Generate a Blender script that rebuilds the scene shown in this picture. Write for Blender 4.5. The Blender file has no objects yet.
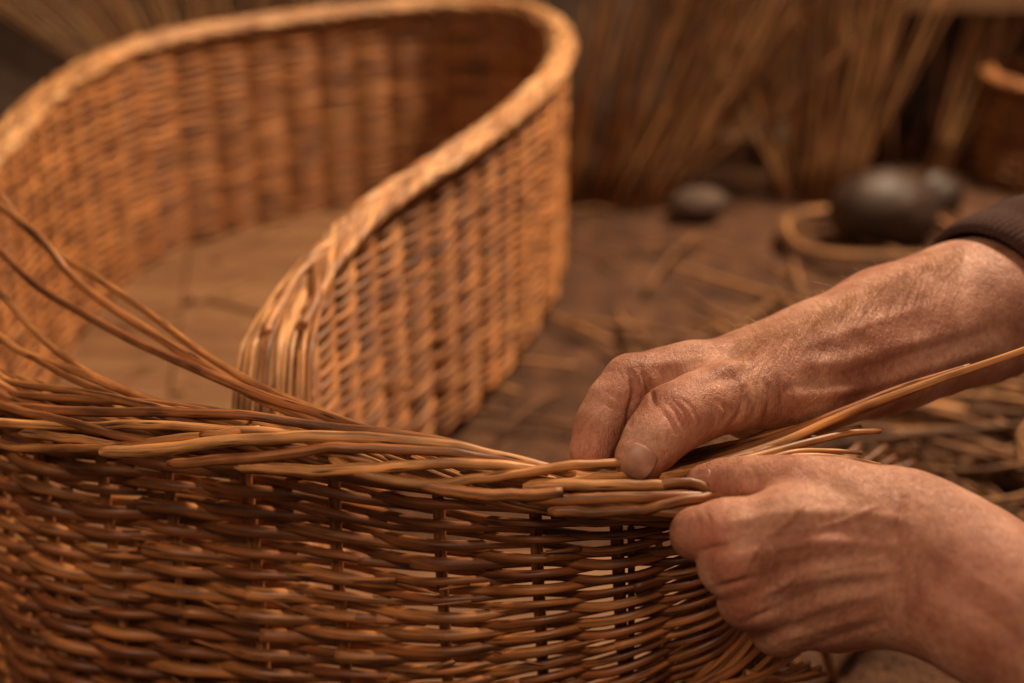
import bpy, math, random
import numpy as np
from mathutils import Vector
random.seed(7)
rng = np.random.default_rng(7)
R = math.radians
scene = bpy.context.scene
COL = scene.collection

# ------------------------------------------------------------------ camera
PITCH = R(25.0); CH = 0.61; FX = 1024 * 50 / 36
cam_d = bpy.data.cameras.new("camera"); cam = bpy.data.objects.new("camera", cam_d)
COL.objects.link(cam); scene.camera = cam
cam.location = (0, 0, CH); cam.rotation_euler = (R(90) - PITCH, 0, 0)
cam_d.lens = 50; cam_d.sensor_width = 36; cam_d.clip_start = 0.02; cam_d.clip_end = 60
cam_d.dof.use_dof = True; cam_d.dof.focus_distance = 0.710; cam_d.dof.aperture_fstop = 3.5
cam_d.dof.aperture_blades = 0
scene.view_settings.view_transform = 'Standard'; scene.view_settings.look = 'None'
scene.view_settings.exposure = 0.0; scene.view_settings.gamma = 1.0

# ------------------------------------------------------------------ light (a dim workshop, window light from high on the right)
w = bpy.data.worlds.new("World"); scene.world = w; w.use_nodes = True
bg = w.node_tree.nodes["Background"]; bg.inputs[0].default_value = (1.0, 0.72, 0.55, 1); bg.inputs[1].default_value = 0.13

def area(name, loc, aim, size, power, color, size_y=None):
    d = bpy.data.lights.new(name, 'AREA'); d.size = size; d.energy = power; d.color = color
    if size_y: d.shape = 'RECTANGLE'; d.size_y = size_y
    o = bpy.data.objects.new(name, d); COL.objects.link(o); o.location = loc
    o.rotation_euler = (Vector(aim) - Vector(loc)).to_track_quat('-Z', 'Y').to_euler(); return o
area("window_light", (0.80, 1.72, 1.50), (0.0, 1.0, 0.15), 0.34, 52.0, (1.0, 0.73, 0.49))
area("fill_light", (-0.30, 0.06, 1.05), (-0.02, 0.72, 0.22), 0.28, 5.2, (1.0, 0.66, 0.43))  # warm fill lamp added out of view, lifts the near weave and hands

# ------------------------------------------------------------------ helpers
F = np.array([0, math.cos(PITCH), -math.sin(PITCH)]); U = np.array([0, math.sin(PITCH), math.cos(PITCH)])
RT = np.array([1.0, 0, 0]); CP = np.array([0, 0, CH])
def P(px, py, z):                                   # a point seen at a pixel, at a distance along the axis
    return CP + z * (F + (px - 512) / FX * RT + (341.5 - py) / FX * U)
def onz(px, py, h):                                 # a point seen at a pixel, at a height
    d = F + (px - 512) / FX * RT + (341.5 - py) / FX * U
    return CP + d * ((h - CH) / d[2])
def project(V):
    q = V - CP; z = q @ F
    return 512 + FX * (q @ RT) / z, 341.5 - FX * (q @ U) / z, z

def spline(pts, step, closed=False):                # Catmull-Rom, resampled evenly
    p = np.array(pts, float)
    a = np.vstack([2 * p[0] - p[1], p, 2 * p[-1] - p[-2]])
    out = []
    for i in range(1, len(a) - 2):
        t = np.linspace(0, 1, 24, endpoint=False)[:, None]
        p0, p1, p2, p3 = a[i - 1], a[i], a[i + 1], a[i + 2]
        out.append(0.5 * (2 * p1 + (p2 - p0) * t + (2 * p0 - 5 * p1 + 4 * p2 - p3) * t ** 2 + (3 * p1 - p0 - 3 * p2 + p3) * t ** 3))
    out.append(p[-1:]); q = np.vstack(out)
    s = np.concatenate([[0], np.cumsum(np.linalg.norm(np.diff(q, axis=0), axis=1))])
    n = max(2, int(s[-1] / step) + 1); ss = np.linspace(0, s[-1], n)
    return np.stack([np.interp(ss, s, q[:, k]) for k in range(q.shape[1])], 1)

def snoise(x, seed, f):                             # smooth 1-D noise, about -1..1
    r = np.random.default_rng(seed); v = 0
    for k in range(3):
        v = v + np.sin(x * f * (1 + .83 * k) + r.uniform(0, 6.28)) * (1 / (1 + .7 * k))
    return v / 2

class Rods:                                         # many rods collected into one mesh
    def __init__(s): s.v = []; s.f = []; s.rod = []; s.rnd = []; s.n = 0
    def tube(s, pts, r, sides=8, rnd=None, ref=None):
        pts = np.asarray(pts, float); n = len(pts)
        r = np.broadcast_to(np.asarray(r, float), (n,))
        t = np.gradient(pts, axis=0); L = np.linalg.norm(t, axis=1, keepdims=True); t = t / np.maximum(L, 1e-9)
        if ref is None:
            m = np.abs(t.mean(0)); ref = np.array([0, 0, 1.0]) if m[2] < .8 * np.linalg.norm(m) else np.array([0, 1.0, 0])
        a = np.cross(t, ref); a /= np.maximum(np.linalg.norm(a, axis=1, keepdims=True), 1e-9); b = np.cross(a, t)
        th = np.linspace(0, 2 * np.pi, sides, endpoint=False)
        c, sn = np.cos(th), np.sin(th)
        ring = pts[:, None] + r[:, None, None] * (a[:, None] * c[None, :, None] + b[:, None] * sn[None, :, None])
        s.v.append(ring.reshape(-1, 3))
        s0 = np.concatenate([[0], np.cumsum(np.linalg.norm(np.diff(pts, axis=0), axis=1))])
        off = random.uniform(0, 50)
        rd = np.stack([np.repeat(s0 + off, sides), np.tile(c, n) * np.repeat(r, sides), np.tile(sn, n) * np.repeat(r, sides)], 1)
        s.rod.append(rd)
        if rnd is None: rnd = (random.random(), random.random())
        s.rnd.append(np.tile(np.array([rnd[0], rnd[1], 0.0]), (n * sides, 1)))
        i = np.arange(n - 1)[:, None] * sides; j = np.arange(sides)[None]; j2 = (j + 1) % sides
        q = np.stack([i + j, i + j2, i + sides + j2, i + sides + j], 2).reshape(-1, 4) + s.n
        s.f.extend(q.tolist())
        s.f.append([s.n + k for k in range(sides)][::-1]); s.f.append([s.n + (n - 1) * sides + k for k in range(sides)])
        s.n += n * sides
    def build(s, name, mat, parent=None):
        me = bpy.data.meshes.new(name); V = np.vstack(s.v)
        org = np.zeros(3)
        me.from_pydata(V.tolist(), [], s.f)
        for nm, arr in (("rod", s.rod), ("rnd", s.rnd)):
            at = me.attributes.new(nm, 'FLOAT_VECTOR', 'POINT'); at.data.foreach_set("vector", np.vstack(arr).astype(np.float32).ravel())
        me.polygons.foreach_set("use_smooth", [len(f) == 4 for f in s.f]); me.materials.append(mat); me.update()
        o = bpy.data.objects.new(name, me); COL.objects.link(o)
        if parent: o.parent = parent
        return o

def mesh_obj(name, V, Fc, mat, parent=None, smooth=True):
    me = bpy.data.meshes.new(name); me.from_pydata([tuple(v) for v in np.asarray(V).tolist()], [], [list(map(int, f)) for f in Fc])
    me.polygons.foreach_set("use_smooth", [smooth] * len(me.polygons)); me.materials.append(mat); me.update()
    o = bpy.data.objects.new(name, me); COL.objects.link(o)
    if parent: o.parent = parent
    return o
def empty(name, loc=(0, 0, 0)):
    o = bpy.data.objects.new(name, None); COL.objects.link(o); o.empty_display_size = .05; return o
def tag(o, label=None, cat=None, group=None, kind=None):
    if label: o["label"] = label
    if cat: o["category"] = cat
    if group: o["group"] = group
    if kind: o["kind"] = kind
    return o

# ------------------------------------------------------------------ materials
def newmat(name):
    m = bpy.data.materials.new(name); m.use_nodes = True; nt = m.node_tree
    return m, nt, nt.nodes["Principled BSDF"]
def N(nt, typ, **kw):
    n = nt.nodes.new(typ)
    for k, v in kw.items():
        if k in n.inputs: n.inputs[k].default_value = v
        else: setattr(n, k, v)
    return n
def ramp(nt, fac, stops):
    n = nt.nodes.new("ShaderNodeValToRGB"); e = n.color_ramp.elements
    while len(e) < len(stops): e.new(0.5)
    for el, (p, c) in zip(e, stops): el.position = p; el.color = (*c, 1) if len(c) == 3 else c
    nt.links.new(fac, n.inputs[0]); return n
def mixc(nt, a, b, fac, mode='MIX'):
    n = nt.nodes.new("ShaderNodeMix"); n.data_type = 'RGBA'; n.blend_type = mode
    for s, v in ((n.inputs[0], fac), (n.inputs[6], a), (n.inputs[7], b)):
        if isinstance(v, (int, float)): s.default_value = v
        elif isinstance(v, tuple): s.default_value = (*v, 1)
        else: nt.links.new(v, s)
    return n.outputs[2]

def willow(name, cols, rough=.50, spec=.42, spots=True):
    m, nt, b = newmat(name); L = nt.links.new
    rnd = N(nt, "ShaderNodeAttribute", attribute_name="rnd"); rod = N(nt, "ShaderNodeAttribute", attribute_name="rod")
    sep = N(nt, "ShaderNodeSeparateXYZ"); L(rnd.outputs["Vector"], sep.inputs[0])
    base = ramp(nt, sep.outputs[0], [(i / (len(cols) - 1), c) for i, c in enumerate(cols)])
    mp = N(nt, "ShaderNodeMapping"); mp.inputs["Scale"].default_value = (14, 420, 420); L(rod.outputs["Vector"], mp.inputs[0])
    n1 = N(nt, "ShaderNodeTexNoise", Scale=1.0, Detail=5.0, Roughness=.65); L(mp.outputs[0], n1.inputs["Vector"])
    mp2 = N(nt, "ShaderNodeMapping"); mp2.inputs["Scale"].default_value = (26, 60, 60); L(rod.outputs["Vector"], mp2.inputs[0])
    n2 = N(nt, "ShaderNodeTexNoise", Scale=1.0, Detail=3.0); L(mp2.outputs[0], n2.inputs["Vector"])
    st = ramp(nt, n1.outputs[0], [(.36, (.22, .19, .17)), (.49, (.92, .92, .92)), (.64, (1.75, 1.65, 1.5))])
    c1 = mixc(nt, base.outputs[0], st.outputs[0], .8, 'MULTIPLY')
    bl = ramp(nt, n2.outputs[0], [(.34, (.35, .27, .23)), (.5, (.95, .93, .9)), (.68, (1.35, 1.28, 1.15))])
    c2 = mixc(nt, c1, bl.outputs[0], .75, 'MULTIPLY')
    if spots:
        mp3 = N(nt, "ShaderNodeMapping"); mp3.inputs["Scale"].default_value = (30, 300, 300); L(rod.outputs["Vector"], mp3.inputs[0])
        vo = N(nt, "ShaderNodeTexVoronoi", Scale=1.0); L(mp3.outputs[0], vo.inputs["Vector"])
        sp = ramp(nt, vo.outputs["Distance"], [(.10, (.9, .9, .9)), (.24, (0, 0, 0))])
        c2 = mixc(nt, c2, (.035, .015, .008), sp.outputs[0])
    L(c2, b.inputs["Base Color"])
    b.inputs["Roughness"].default_value = rough; b.inputs["Specular IOR Level"].default_value = spec
    bp = N(nt, "ShaderNodeBump", Strength=.5, Distance=.0008); L(n1.outputs[0], bp.inputs["Height"]); L(bp.outputs[0], b.inputs["Normal"])
    return m
M_near = willow("willow_brown", [(.17, .058, .019), (.23, .083, .026), (.28, .106, .034), (.33, .135, .043), (.41, .185, .064)], .42, .5)
M_stake = willow("willow_stake", [(.26, .11, .038), (.34, .155, .055), (.42, .20, .075)], .55)
M_border = willow("willow_border", [(.17, .062, .021), (.27, .108, .036), (.38, .17, .057), (.50, .25, .090)], .46)
M_far = willow("willow_golden", [(.28, .105, .032), (.40, .165, .050), (.50, .225, .075)], .5, spots=False)
M_rim = willow("willow_pale", [(.36, .16, .058), (.52, .275, .12), (.68, .42, .21)], .45, spots=False)
M_mid = willow("willow_mid", [(.30, .125, .044), (.42, .20, .075), (.54, .30, .13)], .5, spots=False)
M_loose = willow("willow_loose", [(.14, .062, .026), (.28, .135, .055), (.42, .22, .09), (.60, .35, .16)], .6, spots=False)

M_dull = willow("willow_dull", [(.09, .040, .016), (.16, .073, .029), (.25, .120, .046), (.36, .185, .073)], .7, spots=False)
def noise_mat(name, stops, scale, rough=.9, bump=.5, dist=.01, detail=8, stretch=(1, 1, 1), extra=None):
    m, nt, b = newmat(name); L = nt.links.new
    tc = N(nt, "ShaderNodeTexCoord"); mp = N(nt, "ShaderNodeMapping"); mp.inputs["Scale"].default_value = stretch
    L(tc.outputs["Object"], mp.inputs[0])
    n = N(nt, "ShaderNodeTexNoise", Scale=scale, Detail=float(detail), Roughness=.62); L(mp.outputs[0], n.inputs["Vector"])
    c = ramp(nt, n.outputs[0], stops); col = c.outputs[0]
    n2 = N(nt, "ShaderNodeTexNoise", Scale=scale * 9, Detail=4.0); L(mp.outputs[0], n2.inputs["Vector"])
    s2 = ramp(nt, n2.outputs[0], [(.3, (.55, .52, .5)), (.6, (1.15, 1.12, 1.1))]); col = mixc(nt, col, s2.outputs[0], .8, 'MULTIPLY')
    L(col, b.inputs["Base Color"]); b.inputs["Roughness"].default_value = rough
    bp = N(nt, "ShaderNodeBump", Strength=bump, Distance=dist); L(n2.outputs[0], bp.inputs["Height"]); L(bp.outputs[0], b.inputs["Normal"])
    return m
M_dirt = noise_mat("dirt", [(.3, (.050, .020, .008)), (.5, (.105, .044, .018)), (.7, (.19, .088, .038))], 26, .95, .9, .008)
M_board = noise_mat("base_board", [(.3, (.15, .07, .028)), (.5, (.24, .12, .050)), (.7, (.33, .18, .08))], 5, .7, .3, .002, 6, (1.2, 9, 9))
M_plaster = noise_mat("old_plaster", [(.3, (.14, .095, .068)), (.55, (.22, .155, .112)), (.75, (.29, .21, .155))], 3.5, .95, .6, .01)
M_stone = noise_mat("dark_stone", [(.3, (.020, .011, .007)), (.6, (.060, .033, .020)), (.8, (.14, .085, .055))], 22, .55, .3, .003)
M_grey = noise_mat("grey_stone", [(.3, (.06, .036, .024)), (.6, (.11, .07, .05)), (.8, (.17, .115, .085))], 22, .8, .4, .003)
M_wood = noise_mat("raw_wood", [(.3, (.22, .12, .06)), (.6, (.38, .23, .12)), (.8, (.5, .32, .18))], 12, .75, .3, .002, 6, (1, 1, 5))
M_plank = noise_mat("dark_plank", [(.3, (.10, .05, .022)), (.6, (.2, .105, .05)), (.8, (.28, .15, .07))], 6, .75, .3, .002, 6, (1, 8, 8))

# knit
m, nt, b = newmat("dark_knit"); M_knit = m
tc = N(nt, "ShaderNodeTexCoord"); n = N(nt, "ShaderNodeTexNoise", Scale=900.0, Detail=3.0); nt.links.new(tc.outputs["Object"], n.inputs["Vector"])
c = ramp(nt, n.outputs[0], [(.3, (.030, .014, .012)), (.7, (.085, .045, .038))]); nt.links.new(c.outputs[0], b.inputs["Base Color"])
b.inputs["Roughness"].default_value = .95; b.inputs["Specular IOR Level"].default_value = .15
bp = N(nt, "ShaderNodeBump", Strength=.6, Distance=.001); nt.links.new(n.outputs[0], bp.inputs["Height"]); nt.links.new(bp.outputs[0], b.inputs["Normal"])

# skin
m, nt, b = newmat("skin"); M_skin = m; L = nt.links.new
tc = N(nt, "ShaderNodeTexCoord")
n1 = N(nt, "ShaderNodeTexNoise", Scale=38.0, Detail=4.0); L(tc.outputs["Object"], n1.inputs["Vector"])
c1 = ramp(nt, n1.outputs[0], [(.32, (.30, .118, .068)), (.50, (.45, .212, .132)), (.68, (.58, .320, .215))])
n2 = N(nt, "ShaderNodeTexNoise", Scale=260.0, Detail=4.0); L(tc.outputs["Object"], n2.inputs["Vector"])
c2 = ramp(nt, n2.outputs[0], [(.32, (.70, .60, .55)), (.50, (.98, .98, .98)), (.68, (1.13, 1.11, 1.08))])
col = mixc(nt, c1.outputs[0], c2.outputs[0], .55, 'MULTIPLY')
at = N(nt, "ShaderNodeAttribute", attribute_name="tone"); sp = N(nt, "ShaderNodeSeparateXYZ"); L(at.outputs["Vector"], sp.inputs[0])
col = mixc(nt, col, (.48, .13, .085), sp.outputs[0])
L(col, b.inputs["Base Color"])
b.inputs["Subsurface Weight"].default_value = .14; b.inputs["Subsurface Radius"].default_value = (.008, .0028, .0014); b.inputs["Subsurface Scale"].default_value = .6
b.inputs["Roughness"].default_value = .5; b.inputs["Specular IOR Level"].default_value = .4
vo = N(nt, "ShaderNodeTexVoronoi", Scale=950.0, feature='DISTANCE_TO_EDGE')
wn = N(nt, "ShaderNodeTexNoise", Scale=300.0); L(tc.outputs["Object"], wn.inputs["Vector"])
wv = N(nt, "ShaderNodeVectorMath", operation='MULTIPLY_ADD'); wv.inputs[1].default_value = (.0012, .0012, .0012)
L(wn.outputs["Color"], wv.inputs[0]); L(tc.outputs["Object"], wv.inputs[2]); L(wv.outputs[0], vo.inputs["Vector"])
b1 = N(nt, "ShaderNodeBump", Strength=.45, Distance=.0008); L(vo.outputs[0], b1.inputs["Height"])
b2 = N(nt, "ShaderNodeBump", Strength=.6, Distance=.0008); L(n2.outputs[0], b2.inputs["Height"]); L(b1.outputs[0], b2.inputs["Normal"])
mpw = N(nt, "ShaderNodeMapping"); mpw.inputs["Scale"].default_value = (1150, 600, 190); mpw.inputs["Rotation"].default_value = (0, R(18), 0); L(tc.outputs["Object"], mpw.inputs[0])
nw = N(nt, "ShaderNodeTexNoise", Scale=1.0, Detail=3.0, Distortion=.6); L(mpw.outputs[0], nw.inputs["Vector"])
rw = ramp(nt, nw.outputs[0], [(.36, (0, 0, 0)), (.50, (1, 1, 1))])
b3 = N(nt, "ShaderNodeBump", Strength=.55, Distance=.0006); L(rw.outputs[0], b3.inputs["Height"]); L(b2.outputs[0], b3.inputs["Normal"])
L(b3.outputs[0], b.inputs["Normal"])
m, nt, b = newmat("nail"); M_nail = m
tc = N(nt, "ShaderNodeTexCoord"); n = N(nt, "ShaderNodeTexNoise", Scale=120.0, Detail=3.0); nt.links.new(tc.outputs["Object"], n.inputs["Vector"])
c = ramp(nt, n.outputs[0], [(.3, (.30, .135, .085)), (.7, (.50, .275, .195))]); nt.links.new(c.outputs[0], b.inputs["Base Color"])
b.inputs["Roughness"].default_value = .48; b.inputs["Subsurface Weight"].default_value = .15; b.inputs["Subsurface Radius"].default_value = (.004, .002, .001); b.inputs["Subsurface Scale"].default_value = .5
m, nt, b = newmat("arm_hair"); M_hair = m
b.inputs["Base Color"].default_value = (.62, .36, .18, 1); b.inputs["Roughness"].default_value = .4

# ------------------------------------------------------------------ ground and back wall
H = 0.25
nx, ny = 150, 150
gx = np.concatenate([[-6, -3], np.linspace(-1.2, 1.4, nx), [3, 6]]); gy = np.concatenate([[-3, -.5], np.linspace(.3, 2.4, ny), [4]])
X, Y = np.meshgrid(gx, gy, indexing='ij')
Z = .0035 * np.sin(X * 31 + 2 * np.sin(Y * 23)) * np.sin(Y * 37 + X * 9) + .002 * np.sin(X * 93 + Y * 71) * np.sin(Y * 113 - X * 55) - .006
V = np.stack([X, Y, Z], 2).reshape(-1, 3); nyy = len(gy)
Fc = [(i * nyy + j, (i + 1) * nyy + j, (i + 1) * nyy + j + 1, i * nyy + j + 1) for i in range(len(gx) - 1) for j in range(nyy - 1)]
tag(mesh_obj("ground", V, Fc, M_dirt), kind="structure")
def box(name, x0, x1, y0, y1, z0, z1, mat, parent=None):
    V = [(x, y, z) for x in (x0, x1) for y in (y0, y1) for z in (z0, z1)]
    Fc = [(0, 1, 3, 2), (4, 6, 7, 5), (0, 4, 5, 1), (2, 3, 7, 6), (0, 2, 6, 4), (1, 5, 7, 3)]
    o = mesh_obj(name, V, Fc, mat, parent, False)
    bv = o.modifiers.new("bevel", 'BEVEL'); bv.width = min(.003, (z1 - z0) * .2); bv.segments = 2
    return o
tag(box("plaster_wall", -3.0, 3.0, 2.15, 2.3, -.02, 1.9, M_plaster), "dark plaster wall of the workshop behind the willow bundles", "wall")
rng2 = np.random.default_rng(5)
g = Rods(); crumbs_V = []; crumbs_F = []
for k in range(420):                                 # crumbs of soil and bark lying on the dirt
    px, py = rng2.uniform(560, 1040), rng2.uniform(380, 690); c = onz(px, py, 0); r = rng2.uniform(.0006, .0020) * (1.6 if k % 12 == 0 else 1)
    b0 = len(crumbs_V)
    for d in ((1, 0, 0), (0, 1, 0), (-1, 0, 0), (0, -1, 0), (0, 0, 1), (0, 0, -1)):
        crumbs_V.append(c + np.array(d) * r * rng2.uniform(.6, 1.4) + np.array([0, 0, -.003]))
    for f in ((0, 1, 4), (1, 2, 4), (2, 3, 4), (3, 0, 4), (1, 0, 5), (2, 1, 5), (3, 2, 5), (0, 3, 5)): crumbs_F.append([b0 + q for q in f])
tag(mesh_obj("soil_crumbs", crumbs_V, crumbs_F, M_plank, None, False), "small pale crumbs of bark and soil scattered on the dirt floor", "debris", kind="stuff")

# ------------------------------------------------------------------ woven walls
class Wall:
    def __init__(s, plan, step=.004, shift=None, closed=False):
        s.p = spline(plan, step); d = np.gradient(s.p, axis=0); d /= np.linalg.norm(d, axis=1, keepdims=True)
        s.n = np.stack([d[:, 1], -d[:, 0]], 1); s.L = step * (len(s.p) - 1)
        seg = np.linalg.norm(np.diff(s.p, axis=0), axis=1); s.s = np.concatenate([[0], np.cumsum(seg)]); s.L = s.s[-1]
        s.shift = shift
    def at(s, ss, z, off, top=H):                    # along the wall, height, offset outwards
        x = np.interp(ss, s.s, s.p[:, 0]); y = np.interp(ss, s.s, s.p[:, 1])
        nx = np.interp(ss, s.s, s.n[:, 0]); ny = np.interp(ss, s.s, s.n[:, 1])
        q = np.stack([x + nx * off, y + ny * off, np.broadcast_to(z, np.shape(ss)) + 0 * ss], 1)
        if s.shift:
            fr = 1 - np.clip(q[:, 2] / top, 0, 1)
            dx, dy = s.shift(ss); q[:, 0] += dx * fr; q[:, 1] += dy * fr
        return q

def weave(W, z0, z1, pitch, rad, sp, ph0, amp, seed, step=.0045, rodlen=.42, topf=None, rs=None, s0=0, s1=None, jit=.0011, sides=8, opn=None, drop=0.0, idx=None, rise=None):
    r = np.random.default_rng(seed); g = Rods(); s1 = s1 or W.L
    nrow = int((z1 - z0) / pitch)
    for j in range(nrow):
        zb = z0 + j * pitch; s = s0 - r.uniform(0, rodlen) ; side = j % 2
        while s < s1:
            ln = rodlen * r.uniform(.6, 1.3); a, b_ = max(s - sp * .45, s0), min(s + ln + sp * .45, s1 + r.uniform(-.025, .0))
            if b_ - a > .02:
                ss = np.arange(a, b_, step)
                if len(ss) < 4: s += ln; continue
                kk = idx(ss) if idx else (ss - ph0) / sp; ph = np.pi * (kk + side)
                o = amp * np.cos(ph); o = np.sign(o) * np.abs(o) ** .85 if False else o
                op = opn(ss) if opn is not None else 0.0
                z = zb + r.uniform(.0, 1.0) * (.0004 + .0014 * op) * np.sin(ph) + .0009 * np.sin(np.pi * kk + j * .05) + .0022 * snoise(ss + j * .006, seed, 9)
                z = z + jit * (.55 + op) * snoise(ss, int(r.integers(1e6)), 40) + jit * .3 * snoise(ss, int(r.integers(1e6)), 110)
                z = z + .35 * jit * r.normal() + drop * o
                if rise is not None: z = z + (H - z) * rise(ss)
                u = (ss - ss[0]) / (ss[-1] - ss[0]); big = r.uniform(.82, 1.18)
                rr = rad * big * (1.12 - .34 * u)
                if rs is not None: rr = rr * rs(ss)
                if topf is not None:
                    keep = (z < topf(ss)) & (z > .003)
                    if keep.sum() < 4: s += ln; continue
                    k0 = np.argmax(keep); k1 = len(keep) - np.argmax(keep[::-1])
                    ss, z, o, rr = ss[k0:k1], z[k0:k1], o[k0:k1], rr[k0:k1]
                    z = np.minimum(z, topf(ss) + .002)
                g.tube(W.at(ss, z, o), rr, sides, (r.random(), r.random()))
            s += ln
    return g

# ---- far casket shell
def rimpts(pl, h=H): return [tuple(onz(a, b, h)[:2]) for a, b in pl]
far_px = [(-75, 268), (-62, 232), (-30, 185), (0, 150), (20, 127), (44, 103), (75, 80), (117, 57), (155, 44), (205, 34), (300, 20), (400, 9), (460, 6),
          (515, 10), (548, 24), (562, 46), (556, 72), (533, 99), (500, 128), (460, 157), (420, 182), (375, 214), (336, 252), (306, 292), (288, 332), (276, 366), (270, 398)]
Wf = Wall(rimpts(far_px)[::-1], .006)
# outward must point away from the inside: check with a point
def fix_out(W, inside):
    c = np.array(inside); k = len(W.p) // 2
    if (W.p[k] - c) @ W.n[k] < 0: W.n = -W.n
fix_out(Wf, (-.2, 1.35))
def far_top(ss): return H - .004 - .07 * np.clip((.07 - ss) / .07, 0, 1) ** 1.3
far = empty("woven_casket"); tag(far, "blurred golden woven casket with a pale plaited rim, standing behind the brown one", "casket", "willow caskets")
fs = .046
weave(Wf, .012, H, .0047, .0030, fs, 0, .0046, 11, .006, .6, far_top, sides=6).build("woven_wall", M_far, far)
k = 0
while (k + .5) * fs < Wf.L:
    s = k * fs; top = float(far_top(np.array([s]))[0]); zz = np.linspace(0, top, 9)
    if s > .01:
        g = Rods(); g.tube(Wf.at(np.full(9, s), zz, 0 * zz), .0042, 6); g.build("stake", M_far, far)
    k += 1
def plait(W, topf, a, b, rad, L, gap, s0, s1, seed, cross=True, step=.006, th0=205, th1=-30, jitter=.0008, zoff=0.0):
    r = np.random.default_rng(seed); g = Rods(); s = s0
    while s < s1:
        for d in ((0, 1) if cross else (0,)):
            ln = L * r.uniform(.85, 1.2); ss = np.arange(s + d * gap * .5, min(s + d * gap * .5 + ln, s1 + .01), step)
            if len(ss) < 5: continue
            u = (ss - ss[0]) / ln; th = np.radians(th0 + (th1 - th0) * u)
            if d: th = np.radians(180) - th
            m_ = 1 + .16 * np.cos(u * np.pi * 5 + d * np.pi) if cross else 1 + .10 * np.cos(u * 9 + r.uniform(0, 6))
            o = a * np.cos(th) * m_; z = topf(ss) + b * np.sin(th) * m_ + zoff + jitter * snoise(ss, int(r.integers(1e6)), 40)
            rr = rad * r.uniform(.85, 1.15) * (1.08 - .25 * u)
            g.tube(W.at(ss, z, o), rr, 8, (r.random(), r.random()))
        s += gap
    return g
plait(Wf, lambda s: far_top(s) + .008, .0108, .0055, .0034, .20, .020, .08, Wf.L, 5).build("plaited_rim", M_rim, far)
# stake ends curling down at the near end of the far wall
for i in range(15):
    g = Rods(); o = -.022 + i * .0026 + random.uniform(-.0014, .0014); ss = np.linspace(.30 - .03 * random.random(), .0, 36)
    u = np.linspace(0, 1, 36); arch = .011 * math.cos((o + .004) / .026 * 1.3) - .002
    q = Wf.at(ss, far_top(ss) + arch - .010 * u ** 3 + .0012 * np.sin(u * 9 + i), o * (.55 + .75 * u) + .0012 * np.sin(u * 7 + i * 2))
    g.tube(q, .0022 + random.uniform(-.0005, .0007), 8); g.build("stake_end", M_mid, far)
# base boards inside
plan = np.array(rimpts(far_px)); cen = np.array([-.2, 1.3])
inner = plan + (cen - plan) * .03
from mathutils.geometry import tessellate_polygon
def slab(name, poly, z0, z1, mat, parent):
    n = len(poly); V = [(x, y, z1) for x, y in poly] + [(x, y, z0) for x, y in poly]
    tr = tessellate_polygon([[Vector((x, y, 0)) for x, y in poly]])
    Fc = [tuple(t) for t in tr] + [tuple(n + q for q in t[::-1]) for t in tr] + [(i, (i + 1) % n, n + (i + 1) % n, n + i) for i in range(n)]
    return mesh_obj(name, V, Fc, mat, parent, False)
slab("base_board", inner, .004, .014, M_board, far)
# thin joints of the boards: raised slats
for i, (a, b_) in enumerate([((215, 262), (330, 205)), ((120, 330), (250, 285)), ((178, 395), (196, 250)), ((60, 420), (160, 360)), ((330, 330), (210, 300))]):
    A, B = onz(*a, .014), onz(*b_, .014); d = (B - A) / np.linalg.norm(B - A); nrm = np.array([-d[1], d[0], 0]) * .006
    Vv = [A - nrm, A + nrm, B + nrm, B - nrm]; Vv = [v + np.array([0, 0, q]) for q in (0, .004) for v in Vv]
    mesh_obj("base_slat", Vv, [(0, 1, 2, 3), (4, 7, 6, 5), (0, 4, 5, 1), (1, 5, 6, 2), (2, 6, 7, 3), (3, 7, 4, 0)], M_board, far, False)

# ---- near casket being woven
near_px = [(-92, 262), (-84, 300), (-62, 345), (-25, 376), (30, 396), (100, 408), (200, 421), (300, 437), (400, 458), (500, 478), (600, 490), (670, 494), (712, 484), (742, 455), (762, 418), (776, 385)]
plan_n = rimpts(near_px)
def nshift(ss):
    Ln = Wn.s[-1]
    dx = np.interp(ss, [0, .14, .26, sR - .16, sR - .04, sR, Ln], [-.02, .0, .0, .0, .02, .045, .11]); dy = np.interp(ss, [0, .14, .26, sR - .28, sR - .20, sR - .12, sR - .04, sR, Ln], [.02, .0, .0, 0, .01, .025, .055, .08, .12])
    return dx, dy
sR = 1e3; Wn = Wall(plan_n, .004, nshift); fix_out(Wn, (-.1, .9))
print("near length", Wn.L, "far", Wf.L)
def s_at_px(W, px, py):
    q = onz(px, py, H)[:2]; return W.s[np.argmin(np.linalg.norm(W.p - q, axis=1))]
sA = s_at_px(Wn, 240, 427); sB = sR = s_at_px(Wn, 680, 493); print("s", sA, sB)
sp = .0515; ph0 = s_at_px(Wn, 430, 463)
Lc = s_at_px(Wn, 730, 470)
def near_top(ss): return H - .010 - .10 * np.clip((ss - Lc - .02) / .10, 0, 1)
rim_x = [p[0] for p in near_px[3:12]]; rim_y = [p[1] for p in near_px[3:12]]
stk = [s_at_px(Wn, x, float(np.interp(x, rim_x, rim_y))) for x in (-18, 30, 94, 160, 238, 330, 434, 530, 612, 688)]
while stk[0] > .07: stk.insert(0, stk[0] - .05)
while stk[-1] < Wn.L - .03: stk.append(stk[-1] + .042)
stk = np.array(stk); kidx = np.arange(len(stk)); print("stakes", len(stk))
def idx_near(ss): return np.where(ss < stk[0], (ss - stk[0]) / .05, np.where(ss > stk[-1], kidx[-1] + (ss - stk[-1]) / .042, np.interp(ss, stk, kidx)))
near = empty("willow_casket"); tag(near, "half woven brown willow casket whose border the two hands are twisting", "casket", "willow caskets")
def rs(ss): return np.interp(ss, [0, sA, sB - .17, sB - .06, Wn.L], [1.02, 1.00, .92, .74, .66])
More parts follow.
